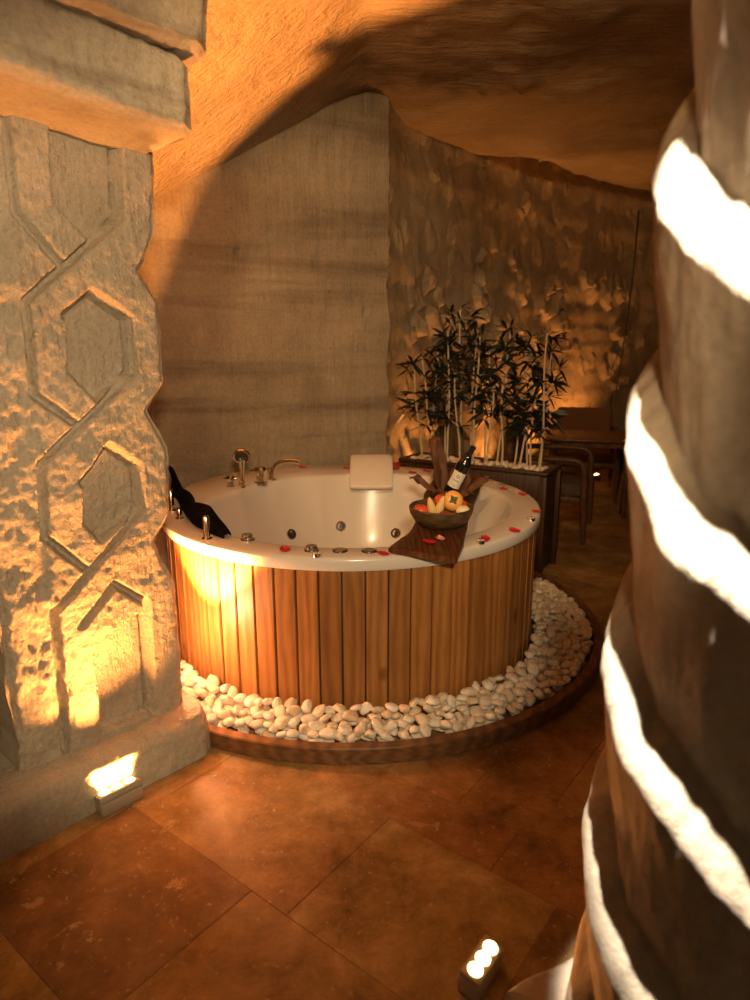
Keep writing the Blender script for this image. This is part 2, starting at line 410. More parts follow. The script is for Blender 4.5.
def build_right_wall():
    P = catmull([(.055, 4.735, 0), (.15, 4.98, 0), (.33, 5.38, 0), (.80, 6.08, 0), (1.375, 6.85, 0), (2.2, 7.62, 0), (3.1, 8.35, 0), (4.2, 8.75, 0), (4.9, 8.2, 0), (5.0, 6.5, 0), (4.9, 3, 0), (4.9, -1.2, 0)], 24)
    # even spacing along the curve, finer where the photo looks
    cum = [0]
    for a, b in zip(P, P[1:]): cum.append(cum[-1] + (b - a).length)
    def at(s):
        for i in range(len(cum) - 1):
            if s <= cum[i + 1]:
                t = (s - cum[i]) / (cum[i + 1] - cum[i]); return P[i].lerp(P[i + 1], t)
        return P[-1]
    S = [i * .0165 for i in range(int(5.6 / .0165))]; S += [5.6 + .1 * i for i in range(int((cum[-1] - 5.6) / .1) + 1)]
    rows = []; nv = 170
    rnd = random.Random(2)
    cols = []
    for s in S:
        p = at(s); t = (at(min(s + .05, cum[-1])) - at(max(0, s - .05))).normalized(); n = Vector((-t.y, t.x, 0)) * -1
        cols.append((s, p, n))
    for j in range(nv + 1):
        z = -.05 + 3.4 * j / nv; row = []
        for s, p, n in cols:
            d = .05 * fbm((s * .6, z * .6, 7.7), 3) + .010 * fbm((s * 5, z * 5, 2), 4)
            # stones standing out of the plaster
            q = Vector((s * 7.5 + .5 * noise.noise(Vector((s * 3, z * 3, 0))), z * 5.6 + .5 * noise.noise(Vector((s * 3, z * 3, 5))), .3))
            dist, pts = noise.voronoi(q)
            h = noise.cell(pts[0] * 3.7 + Vector((11.1, 5.2, 3.3)))
            msk = sstep(-.15, .35, fbm((s * .9, z * .9, 21), 3) + .28 * (1.15 - abs(z - .9)))
            e = sstep(.02, .14, dist[1] - dist[0])
            amp = (.085 if h > .6 else (.006 if h > -.2 else -.004)) * (.15 + .85 * msk)
            d += amp * e * (1 + .5 * noise.noise(q * 2.3))
            d = d * sstep(0, .12, s) + .02 * sstep(0, .03, s) * noise.noise(Vector((z * 6, 0, 3)))
            x = p + n * d
            row.append((x.x, x.y, z))
        rows.append(row)
    mb = MB().grid(rows)
    tag(mb.obj('wall_right', M_RUBBLE, angle=55), 'rough plastered rubble wall behind the bamboo and table', 'wall', kind='structure')
build_right_wall()

def build_left_wall():
    P = [(-2.06, 3.75, 0), (-2.1, 2.9, 0), (-1.62, 2.35, 0), (-1.32, 1.95, 0), (-1.62, 1.2, 0), (-2.1, .3, 0), (-2.2, -1.2, 0)]
    P = catmull(P, 14); rows = []
    for j in range(61):
        z = -.05 + 3.4 * j / 60
        rows.append([(p.x - .05 * fbm((p.y * 2, z * 2, 4), 4), p.y, z) for p in P])
    tag(MB().grid(rows).obj('wall_left', M_RUBBLE, angle=80), 'rough rock wall running back from the carved pillar', 'wall', kind='structure')
build_left_wall()

def build_ceiling():
    rows = []; ys = [-1.6 + .1 * i for i in range(46)] + [3.0 + .028 * i for i in range(1, 240)]
    xs = [-2.4 + .032 * i for i in range(235)]
    for y in ys:
        row = []
        for x in xs:
            # a lower slab towards the door, a recess along the rubble wall
            z = ZC + .045 * fbm((x * .8, y * .8, 1), 4) + .008 * fbm((x * 6, y * 6, 4), 4)
            z += .006 * noise.noise(Vector(((x * .8 + y * .6) * 3, (y * .8 - x * .6) * 22, 2)))
            k = min(0, x + .05); z += (.60 * k - .03 * (1 - sstep(0, .2, -k)) * 0) * sstep(2.1, 3.2, y)
            rec = y - (6.35 + .35 * (x - 1.6) + .18 * noise.noise(Vector((x * 1.7, 0, 5))))
            z += .16 * sstep(0, .35, rec)
            row.append((x, y, z))
        rows.append(row)
    tag(MB().grid(rows, flip=True).obj('ceiling', M_CEIL, angle=80), 'rough chisel-marked rock ceiling of the cave room', 'ceiling', kind='structure')
build_ceiling()

# ------------------------------------------------------------------ carved pillar on the left
PO = Vector((-.7013, 2.348, 0)); PU = Vector((.6804, .7328, 0)); PN = Vector((.7328, -.6804, 0))
def pw(u, z, d=0):
    p = PO + PU * u + PN * d; return (p.x, p.y, z)
def seg_d(p, a, b):
    ax, ay = a; bx, by = b; dx, dy = bx - ax, by - ay
    t = max(0, min(1, ((p[0] - ax) * dx + (p[1] - ay) * dy) / (dx * dx + dy * dy)))
    return math.hypot(p[0] - ax - dx * t, p[1] - ay - dy * t)
def in_poly_d(p, poly):
    ins = False; n = len(poly); dm = 9
    for i in range(n):
        a, b = poly[i], poly[(i + 1) % n]; dm = min(dm, seg_d(p, a, b))
        if (a[1] > p[1]) != (b[1] > p[1]) and p[0] < (b[0] - a[0]) * (p[1] - a[1]) / (b[1] - a[1]) + a[0]: ins = not ins
    return dm if ins else -dm
def build_pillar():
    root = thing('carved_pillar', 'carved stone pillar with interlaced hexagon relief beside the tub', 'pillar', (-.9, 2.3, 0), kind='thing')
    er = [(.05, -.05), (.218, -.049), (.372, -.045), (.669, -.044), (.76, -.085), (.843, -.111), (.934, -.051), (1.05, -.036), (1.175, -.034), (1.313, -.100), (1.404, -.032), (1.54, -.028), (1.665, -.029), (1.76, -.092), (1.883, -.025), (2.122, -.008), (2.4, -.008)]
    ez = [a for a, b in er]; eu = [b for a, b in er]
    panels = [[(-.325, 2.4), (-.118, 2.4), (-.142, 1.918), (-.248, 1.842), (-.345, 1.937)],
              [(-.251, 1.69), (-.134, 1.612), (-.138, 1.439), (-.276, 1.353), (-.358, 1.447), (-.340, 1.619)],
              [(-.247, 1.207), (-.149, 1.123), (-.151, .972), (-.31, .889), (-.361, .965), (-.348, 1.099)],
              [(-.325, .56), (-.20, .60), (-.168, .606), (-.176, .198), (-.376, .205), (-.368, .52)]]
    grooves = [[(-.449, 2.4), (-.454, 1.899), (-.339, 1.763)],
               [(-.112, 2.4), (-.142, 1.918), (-.458, 1.656), (-.463, 1.386), (-.352, 1.292)],
               [(-.251, 1.69), (-.134, 1.612), (-.138, 1.439), (-.468, 1.178), (-.48, .944), (-.364, .808)],
               [(-.247, 1.207), (-.149, 1.123), (-.151, .972), (-.48, .696), (-.493, .165)],
               [(-.276, .734), (-.166, .632), (-.176, .198)],
               [(-.345, 1.619), (-.251, 1.69)], [(-.348, 1.099), (-.247, 1.207)], [(-.40, .62), (-.276, .734)]]
    nu, nv = 120, 400; rows = []
    def relief(u, z):
        d = .010 * fbm((u * 5, z * 5, 3), 4) + .0026 * fbm((u * 45, z * 38, 8), 4)
        for pl in panels:
            if min(q[1] for q in pl) - .05 < z < max(q[1] for q in pl) + .05:
                q = in_poly_d((u, z), pl)
                d -= .045 * sstep(-.004, .012, q)
        gd = 9
        for g in grooves:
            for a, b in zip(g, g[1:]):
                if min(a[1], b[1]) - .05 < z < max(a[1], b[1]) + .05: gd = min(gd, seg_d((u, z), a, b))
        d -= .034 * (1 - sstep(.005, .016, gd))
        if u < -.46: d += .012 * fbm((u * 14, z * 9, 5), 3) - .012 * sstep(-.47, -.5, u)
        return d
    for j in range(nv + 1):
        z = .10 + 2.2 * j / nv; uR = interp(ez, eu, z) + .006 * fbm((z * 9, 1, 1), 3); uL = -.632 + .012 * fbm((z * 5, 4, 1), 3); row = []
        for k in range(7): row.append(pw(uL - .01, z, -.32 + .30 * k / 6))
        for i in range(nu + 1):
            t = i / nu; u = lerp(uL, uR, t); edge = min(t, 1 - t) * (uR - uL)
            row.append(pw(u, z, relief(u, z) - .018 * (1 - sstep(0, .02, edge))))
        for k in range(7): row.append(pw(uR + .004 + .004 * noise.noise(Vector((z * 20, k, 0))), z, -.02 - .30 * k / 6))
        rows.append(row)
    MB().grid(rows).obj('shaft', M_PILLAR, root, angle=70)
    # plinth: rounded block following the foot
    def block(name, prof, u0, u1, mat, back=-.34, rough=.008, nz=1, tilt=None, lab=None):
        # prof: list of (z, d); swept along u, end caps rounded
        mb = MB(); rows = []
        n = 90
        for (z, d) in prof:
            row = []
            row.append(pw(u0, z, back))
            for i in range(n + 1):
                t = i / n; u = lerp(u0, u1, t)
                rr = rough * fbm((u * 7, z * 7, d * 7 + 2), 4) + rough * .5 * fbm((u * 30, z * 30, d * 30), 3)
                ed = min(u1 - u, u - u0); inset = .03 * (1 - sstep(0, .04, ed))
                zz = z + (tilt(u) if tilt else 0) + rr * .6
                row.append(pw(u, zz, d + rr - inset))
            for k in range(1, 9):
                row.append(pw(u1 + rough * .8 * fbm((z * 9, k, 3), 3), z + (tilt(u1) if tilt else 0), lerp(d - .03, back, k / 8)))
            rows.append(row)
        mb.grid(rows)
        return mb.obj(name, mat, root, angle=60)
    pl = [(-.02, .11), (.0, .108), (.05, .104), (.10, .10), (.135, .09), (.16, .07), (.172, .04), (.178, .0), (.18, -.05), (.18, -.3)]
    block('plinth', [p for i in range(len(pl) - 1) for p in [(lerp(pl[i][0], pl[i + 1][0], k / 3), lerp(pl[i][1], pl[i + 1][1], k / 3)) for k in range(3)]] + [pl[-1]], -.95, .003, M_PILLAR)
    def dens(pr, m=7): return [(lerp(a[0], b[0], k / m), lerp(a[1], b[1], k / m)) for a, b in zip(pr, pr[1:]) for k in range(m)] + [pr[-1]]
    tl = lambda u: -.075 * u - .006
    block('capital_slab', dens([(2.125, -.3), (2.12, .0), (2.122, .28), (2.135, .30), (2.20, .302), (2.30, .305), (2.312, .29), (2.318, .2), (2.318, -.3)], 6), -.95, -.05 + .005, M_CAPITAL, rough=.010, tilt=tl)
    block('capital_slab', dens([(2.326, -.3), (2.322, .2), (2.320, .33), (2.335, .355), (2.42, .36), (2.6, .365), (2.9, .37), (3.2, .37), (3.2, -.3)], 6), -.95, -.012, M_CAPITAL, rough=.012, tilt=lambda u: -.03 * u)
    return root
build_pillar()

# ------------------------------------------------------------------ twisted column on the right
def build_column():
    cx, cy = .655, 1.04
    root = thing('twisted_column', 'thick twisted stone column with white lit spiral ridges at the near right', 'column', (cx, cy, 0), kind='thing')
    P = .40; k = 3 * P / (2 * pi); rows = []; na, nz = 260, 620
    for j in range(nz + 1):
        z = .09 + 2.88 * j / nz; row = []
        for i in range(na + 1):
            a = 2 * pi * i / na
            # phase grows downwards from each notch; notch at z = 1.44 for a = 187 deg
            wob = .022 * fbm((cos(a) * 2, sin(a) * 2, z * 2), 3)
            ph = ((1.402 + wob - k * (a - R(187)) - z) / P) % 1.0
            deep = lerp(.055, .045, sstep(1.0, .4, z))
            if ph < .22: r = .250 - deep * (1 - sstep(-.08, .22, ph) ) * 1.18
            else: r = .250 - .052 * ((ph - .22) / .78)
            r += .015 * (1.2 - z) + .0065 * fbm((cos(a) * 4, sin(a) * 4, z * 5), 4) + 0.0008 * fbm((cos(a) * 14, sin(a) * 14, z * 14), 3)
            row.append((cx + r * cos(a), cy + r * sin(a), z))
        rows.append(row)
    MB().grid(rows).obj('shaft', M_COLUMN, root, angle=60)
    ex = Vector((.882, .471, 0)); ey = Vector((-.471, .882, 0)); c = Vector((cx, cy, 0)); mb = MB(); rows = []
    outline = []
    cor = [(-.225, .333), (.36, .333), (.36, -.36), (-.225, -.36)]
    for a, b in zip(cor, cor[1:] + cor[:1]):
        for t in range(24): outline.append((lerp(a[0], b[0], t / 24), lerp(a[1], b[1], t / 24)))
    outline.append(outline[0])
    for z, ins in ((-.01, 0), (.03, 0), (.06, .002), (.085, .008), (.097, .022), (.10, .05), (.10, .18), (.10, .33)):
        row = []
        for (x, y) in outline:
            l = math.hypot(x, y); f = max(.05, (l - ins) / l); q = c + ex * x * f + ey * y * f
            rr = .010 * fbm((x * 9, y * 9, z * 9), 4); q += (ex * x + ey * y).normalized() * rr
            row.append((q.x, q.y, z + rr * .3 * (z > 0)))
        rows.append(row)
    mb.grid(rows).obj('plinth', M_COLUMN, root, angle=60)
build_column()

# ------------------------------------------------------------------ the tub
TC = Vector((-.115, 3.36, 0)); TR = .95; TZ = .738
def Ri(a):
    return interp([0, 30, 60, 90, 112, 140, 165, 188, 205, 270, 360], [.80, .775, .72, .66, .60, .60, .64, .76, .80, .80, .80], math.degrees(a) % 360)
def zl(a):
    d = math.degrees(a) % 360; return .022 * sstep(95, 125, d) * (1 - sstep(165, 195, d))
def tw(a, r, z): return (TC.x + r * cos(a), TC.y + r * sin(a), z)
tub = thing('hot_tub', 'round white hot tub clad in vertical stained wooden staves', 'hot tub', TC)
def build_tub():
    rows = []; n = 180
    for i in range(n + 1):
        a = 2 * pi * i / n; ri = Ri(a); l = zl(a); row = []
        prof = [(TR - .03, TZ - .056), (TR - .004, TZ - .055), (TR, TZ - .048), (TR, TZ - .014), (TR - .004, TZ - .004), (TR - .012, TZ)]
        prof = [(r, z + l * (i_ > 2)) for i_, (r, z) in enumerate(prof)]
        w = TR - .012 - ri
        prof += [(TR - .012 - w * .5, TZ + .001 + l), (ri + .03, TZ + l * .7), (ri + .018, TZ - .002 + l * .5), (ri + .006, TZ - .010 + l * .4), (ri, TZ - .022)]
        prof += [(ri * (.74 + .26 * s ** .7), .27 + .446 * s) for s in (.92, .8, .65, .5, .35, .2, .1, .04)]
        prof += [(ri * .71, .262), (ri * .6, .255), (ri * .3, .252), (.001, .25)]
        rows.append([tw(a, r, z) for r, z in prof])
    MB().grid(rows, flip=True).obj('basin', M_ACRYL, tub, angle=50)
    # staves
    mb = MB(); rnd = random.Random(8); n = 64; r0 = .932
    for i in range(n):
        da = 2 * pi / n; a = (i + .35) * da; w = r0 * da - .0075
        c = tw(a, r0 - .012, .35)
        b = bmesh.new(); bmesh.ops.create_cube(b, size=1); bmesh.ops.scale(b, vec=(.024, w, .672), verts=b.verts)
        bmesh.ops.bevel(b, geom=[e for e in b.edges], offset=.003, segments=2, affect='EDGES')
        mb.bm(b, Matrix.Translation(c) @ Matrix.Rotation(a, 4, 'Z'), 0, (rnd.random(), rnd.random(), rnd.random()))
    mb.lathe([(r0 - .022, .02), (r0 - .022, .684)], TC, 90, mi=1)
    mb.obj('wood_cladding', [M_STAVE, M_PLANTER], tub)
    # headrest
    mb = MB(); rows = []
    for j in range(13):
        t = j / 12; row = []
        for i in range(15):
            s = i / 14 - .5
            yy = lerp(4.20, 3.93, t); zz = lerp(.800, .660, t ** 1.6) + .008 * (1 - (2 * s) ** 4) * (1 - (2 * t - 1) ** 6)
            x = -.022 + s * .255; row.append((x, yy - .01 * (1 - (2 * s) ** 2), zz))
        rows.append(row)
    o = mb.grid(rows).obj('headrest', M_CUSH, tub)
    so = o.modifiers.new('thick', 'SOLIDIFY'); so.thickness = .03; so.offset = -1
    bv = o.modifiers.new('round', 'BEVEL'); bv.width = .008; bv.segments = 3
    o['label'] = 'white padded headrest'
    # jets on the inner wall
    for deg, s in ((135.6, .379), (99.9, .375), (66.1, .273), (42, .33), (170, .36)):
        a = R(deg); ri = Ri(a); r = ri * (.74 + .26 * s ** .7); z = .27 + .446 * s
        inward = Vector((-cos(a), -sin(a), .45)).normalized()
        M = inward.to_track_quat('Z', 'Y').to_matrix().to_4x4()
        c = Vector(tw(a, r, z)) + inward * -.004
        j = MB().lathe([(.001, .004), (.016, .004), (.018, .012), (.030, .012), (.033, .008), (.034, -.004)], c, 24, M).obj('jet', M_CHROME, tub)
        MB().lathe([(.001, .012), (.006, .012), (.009, .006), (.0165, .0055)], c, 20, M).obj('jet_nozzle', M_DARKCHROME, j)
    # round controls on the front rim
    for (x, y, r, h) in ((-.25, 2.505, .024, .020), (-.137, 2.498, .026, .007), (-.023, 2.494, .026, .007), (-.53, 2.655, .024, .022)):
        c = MB().lathe([(r, -.004), (r, h * .6), (r * .9, h), (r * .5, h * 1.05), (.001, h * 1.0)], (x, y, TZ), 28).obj('control_knob', M_CHROME, tub)
        MB().lathe([(r * 1.25, -.002), (r * 1.2, .003), (r * .9, .003)], (x, y, TZ), 28).obj('knob_ring', M_DARKCHROME, c)
    # deck fittings at the back left
    for (x, y) in ((-.80, 3.60), (-.648, 3.70)):
        big = x > -.7; k = 1.9 if big else 1.25
        z0 = TZ + .012
        c = MB().lathe([(.022 * k, -.006), (.022 * k, .006), (.013 * k, .010), (.013 * k, .022 * k), (.019 * k, .028 * k), (.021 * k, .040 * k), (.015 * k, .050 * k), (.001, .052 * k)], (x, y, z0), 24).obj('diverter_valve', M_CHROME, tub)
        hb = MB()
        for q in range(4): hb.tube([(x, y, z0 + .036 * k), (x + .03 * k * cos(q * pi / 2 + .4), y + .03 * k * sin(q * pi / 2 + .4), z0 + .040 * k)], [.006 * k, .005 * k], 8)
        hb.obj('cross_handle', M_CHROME, c)
    z0 = TZ + .01
    sp = MB().tube(catmull([(-.60, 3.79, z0), (-.597, 3.79, z0 + .04), (-.575, 3.785, z0 + .085), (-.53, 3.775, z0 + .112), (-.47, 3.765, z0 + .118), (-.43, 3.755, z0 + .112)], 6), [.017] * 10 + [.015] * 10 + [.014] * 11, 14).obj('spout', M_CHROME, tub)
    MB().lathe([(.028, -.006), (.028, .006), (.018, .010)], (-.60, 3.79, z0), 24).obj('spout_flange', M_CHROME, sp)
    # posts on the left rim
    for (x, y, h, r) in ((-.70, 2.663, .098, .0135), (-.985, 3.13, .105, .0135), (-.905, 2.98, .050, .012)):
        p = MB().lathe([(r, -.004), (r, h - .004), (r - .003, h), (.001, h)], (x, y, TZ), 20).obj('rim_post', M_CHROME, tub)
        MB().lathe([(r * 1.7, -.002), (r * 1.6, .004), (r, .005)], (x, y, TZ), 20).obj('post_collar', M_CHROME, p)
build_tub()

# hand shower standing in its holder on the deck
def build_shower():
    b = Vector((-.735, 3.60, TZ + .014))
    r = thing('hand_shower', 'chrome hand shower standing upright on the deck of the tub', 'hand shower', b)
    MB().lathe([(.024, -.004), (.024, .006), (.017, .010), (.017, .030), (.013, .034), (.001, .034)], b, 24).obj('holder', M_CHROME, r)
    top = b + Vector((.010, -.03, .155))
    pts = catmull([b + Vector((0, 0, .03)), b + Vector((.004, -.006, .08)), b + Vector((.008, -.018, .125)), top], 6)
    MB().tube(pts, [lerp(.011, .021, (i / (len(pts) - 1)) ** 1.5) for i in range(len(pts))], 14).obj('handle', M_CHROME, r)
    n = Vector((.1, -.75, -.35)).normalized(); M = n.to_track_quat('Z', 'Y').to_matrix().to_4x4()
    c = top + Vector((.002, .0, .022))
    h = MB().lathe([(.001, -.034), (.022, -.030), (.042, -.010), (.048, .006), (.045, .014), (.037, .015)], c, 30, M).obj('shower_head', M_CHROME, r)
    MB().lathe([(.037, .014), (.018, .0145), (.001, .0145)], c, 24, M).obj('spray_face', M_DARKCHROME, h)
build_shower()

# black cloth draped over the left rim
def build_cloth():
    bot = catmull([(-.625, 2.655, .745), (-.70, 2.73, .745), (-.77, 2.80, .747), (-.86, 2.96, .755), (-.93, 3.10, .76), (-.99, 3.25, .765), (-1.06, 3.36, .765)], 8)
    top = catmull([(-.618, 2.665, .755), (-.67, 2.74, .80), (-.715, 2.80, .838), (-.79, 2.89, .832), (-.845, 2.99, .812), (-.89, 3.08, .840), (-.95, 3.18, .848), (-1.03, 3.30, .925)], 8)
    n = 60; rows = []
    def at(P, t):
        x = t * (len(P) - 1); i = min(int(x), len(P) - 2); return P[i].lerp(P[i + 1], x - i)
    for j in range(17):
        v = j / 16; row = []
        for i in range(n + 1):
            t = i / n; p = at(bot, t).lerp(at(top, t), v); w = sin(v * pi)
            o = Vector((cos(R(215)), sin(R(215)), 0)) * (.014 * w * sin(t * 17 + v * 2) + .006 * noise.noise(Vector((t * 9, v * 5, 2))))
            row.append((p + o)[:])
        rows.append(row)
    # fold hanging inside the rim
    for j in range(1, 10):
        v = j / 9; row = []
        for i in range(n + 1):
            t = i / n; p = at(top, t).copy(); q = at(bot, t); c = Vector((TC.x, TC.y, p.z)) - p; c.z = 0; c.normalize()
            row.append((p + c * (.018 * sin(min(1, v * 2) * pi / 2) + .004 * sin(t * 20)) - Vector((0, 0, v * (p.z - q.z) * .85)))[:])
        rows.append(row)
    o = MB().grid(rows).obj('black_towel', M_BLACK)
    so = o.modifiers.new('thick', 'SOLIDIFY'); so.thickness = .006
    tag(o, 'black towel draped over the left rim of the tub behind the metal posts', 'towel')
build_cloth()

# ------------------------------------------------------------------ kerb ring and pebbles
KC = Vector((-.105, 3.50, 0)); KR = 1.318
def build_kerb():
    mb = MB(); rows = []; n = 150
    prof = [(KR - .045, -.002), (KR - .045, .066), (KR - .041, .071), (KR - .005, .071), (KR, .066), (KR, .004), (KR - .004, 0)]
    a0, a1 = R(-172), R(30)
    for i in range(n + 1):
        a = lerp(a0, a1, i / n); rows.append([(KC.x + r * cos(a), KC.y + r * sin(a), z) for r, z in prof])
    mb.grid(rows, flip=True)
    k = len(prof); mb.f += [tuple(range(k)), tuple(n * k + j for j in range(k))[::-1]]; mb.m += [0, 0]; mb.c += [None, None]
    tag(mb.obj('kerb_ring', M_KERB), 'dark curved wooden kerb holding the white pebbles around the tub', 'kerb')
build_kerb()

def pebble_mesh(seed):
    rnd = random.Random(seed); b = bmesh.new(); bmesh.ops.create_icosphere(b, subdivisions=3, radius=1)
    ax = (rnd.uniform(.95, 1.2), rnd.uniform(.70, .88), rnd.uniform(.48, .66)); k = rnd.uniform(-.25, .25)
    for v in b.verts:
        p = v.co.copy(); e = 3.2
        q = Vector([math.copysign(abs(c) ** (2 / e), c) for c in p]); q.normalize()
        s = 1 + .24 * noise.noise(p * 1.1 + Vector((seed * 3.1, 0, 0))) + .05 * noise.noise(p * 2.6 + Vector((0, seed, 0)))
        q = q * s; q.y *= 1 + k * q.x
        v.co = Vector((q.x * ax[0], q.y * ax[1], q.z * ax[2])) * .029
    me = bpy.data.meshes.new('pebble'); b.to_mesh(me); b.free(); me.materials.append(M_PEBBLE)
    me.polygons.foreach_set('use_smooth', [True] * len(me.polygons)); return me
PEB = [pebble_mesh(i) for i in range(9)]
def bed_z(x, y):
    rt = math.hypot(x - TC.x, y - TC.y) - .935; rk = KR - .045 - math.hypot(x - KC.x, y - KC.y)
    t = rt / max(.02, rt + rk); return lerp(.128, .062, t)
def build_pebbles():
    rnd = random.Random(11); pts = []
    tries = 0
    while tries < 160000:
        tries += 1
        a = rnd.uniform(R(-150), R(22)); r = rnd.uniform(.95, 1.25); x, y = KC.x + r * cos(a), KC.y + r * sin(a)
        if math.hypot(x - TC.x, y - TC.y) < .975: continue
        s = rnd.uniform(.78, 1.22)
        if math.hypot(x - KC.x, y - KC.y) > KR - .047 - .028 * s: continue
        if x > 1.0 and y > 4.1: continue
        if all((x - q[0]) ** 2 + (y - q[1]) ** 2 > ((s + q[2]) * 0.0203) ** 2 for q in pts): pts.append((x, y, s))
    pts.sort(key=lambda q: q[0] ** 2 + q[1] ** 2)
    # only what the photo shows: left of the tub the pillar stands in front
    vis = [q for q in pts if not (q[0] / max(q[1], .1) < -.36)]
    hid = [q for q in pts if q[0] / max(q[1], .1) < -.36]
    root_list = []
    for i, (x, y, s) in enumerate(vis[:300]):
        o = bpy.data.objects.new('white_pebble', rnd.choice(PEB)); C.objects.link(o)
        o.location = (x, y, bed_z(x, y) + rnd.uniform(-.004, .012)); o.scale = (s, s, s)
        o.rotation_euler = (rnd.gauss(0, .38), rnd.gauss(0, .38), rnd.uniform(0, 6.28))
        tag(o, 'white rounded marble pebble in the bed around the tub', 'pebble', 'white pebbles around the tub')
    mb = MB()
    def put(x, y, z, s):
        me = rnd.choice(PEB); M = Matrix.Translation((x, y, z)) @ Matrix.Rotation(rnd.uniform(0, 6.28), 4, 'Z') @ Matrix.Rotation(rnd.gauss(0, .4), 4, 'X') @ Matrix.Scale(s, 4)
        mb.add([(M @ v.co)[:] for v in me.vertices], [tuple(p.vertices) for p in me.polygons])
    for (x, y, s) in vis[300:] + hid: put(x, y, bed_z(x, y), s)
    # lower layer that fills the gaps
    low = []; tries = 0
    while tries < 9000:
        tries += 1
        a = rnd.uniform(R(-155), R(25)); r = rnd.uniform(.9, 1.25); x, y = KC.x + r * cos(a), KC.y + r * sin(a)
        if math.hypot(x - TC.x, y - TC.y) < .975 or r > KR - .085: continue
        if all((x - q[0]) ** 2 + (y - q[1]) ** 2 > .043 ** 2 for q in low): low.append((x, y))
    for x, y in low: put(x, y, bed_z(x, y) - .036, 1.1)
    o = mb.obj('pebble_bed', M_PEBBLE); print('PEBBLES', len(vis), len(hid))
    tag(o, 'bed of small white marble pebbles filling the ring around the tub', 'pebbles', kind='stuff')
build_pebbles()

# ------------------------------------------------------------------ things on the rim
def build_board():
    root = thing('serving_board', 'long dark wooden board laid across the right side of the tub', 'board', (.30, 3.1, TZ + .004))
    L = [(.052, 2.462), (.10, 2.58), (.150, 2.70), (.215, 3.05), (.262, 3.41), (.33, 3.72), (.39, 3.98)]
    Rr = [(.300, 2.325), (.345, 2.50), (.372, 2.64), (.455, 3.05), (.545, 3.41), (.60, 3.70), (.63, 3.92)]
    L = catmull([(x, y, 0) for x, y in L], 8); Rr = catmull([(x, y, 0) for x, y in Rr], 8); rows_t, rows_b = [], []
    n = 14; z0 = TZ + .004; th = .024
    for i, (a, b) in enumerate(zip(L, Rr)):
        a = a + Vector((.005 * noise.noise(Vector((i * .5, 0, 0))), 0, 0)); b = b + Vector((.005 * noise.noise(Vector((i * .5, 3, 0))), 0, 0))
        row = []
        for k in range(n + 1):
            p = a.lerp(b, k / n); row.append((p.x, p.y, z0 + th - .004 * (1 if k in (0, n) else 0)))
        bot = []
        for k in range(n, -1, -1):
            p = a.lerp(b, k / n); bot.append((p.x, p.y, z0 + (.004 if k in (0, n) else 0)))
        rows_t.append(row + bot + [row[0]])
    mb = MB().grid(rows_t, flip=True); w = len(rows_t[0]) - 1
    mb.f += [tuple(range(w)), tuple((len(rows_t) - 1) * (w + 1) + j for j in range(w))[::-1]]; mb.m += [0, 0]; mb.c += [None, None]
    mb.obj('plank', M_BOARD, root)
build_board()
BZ = TZ + .004 + .024
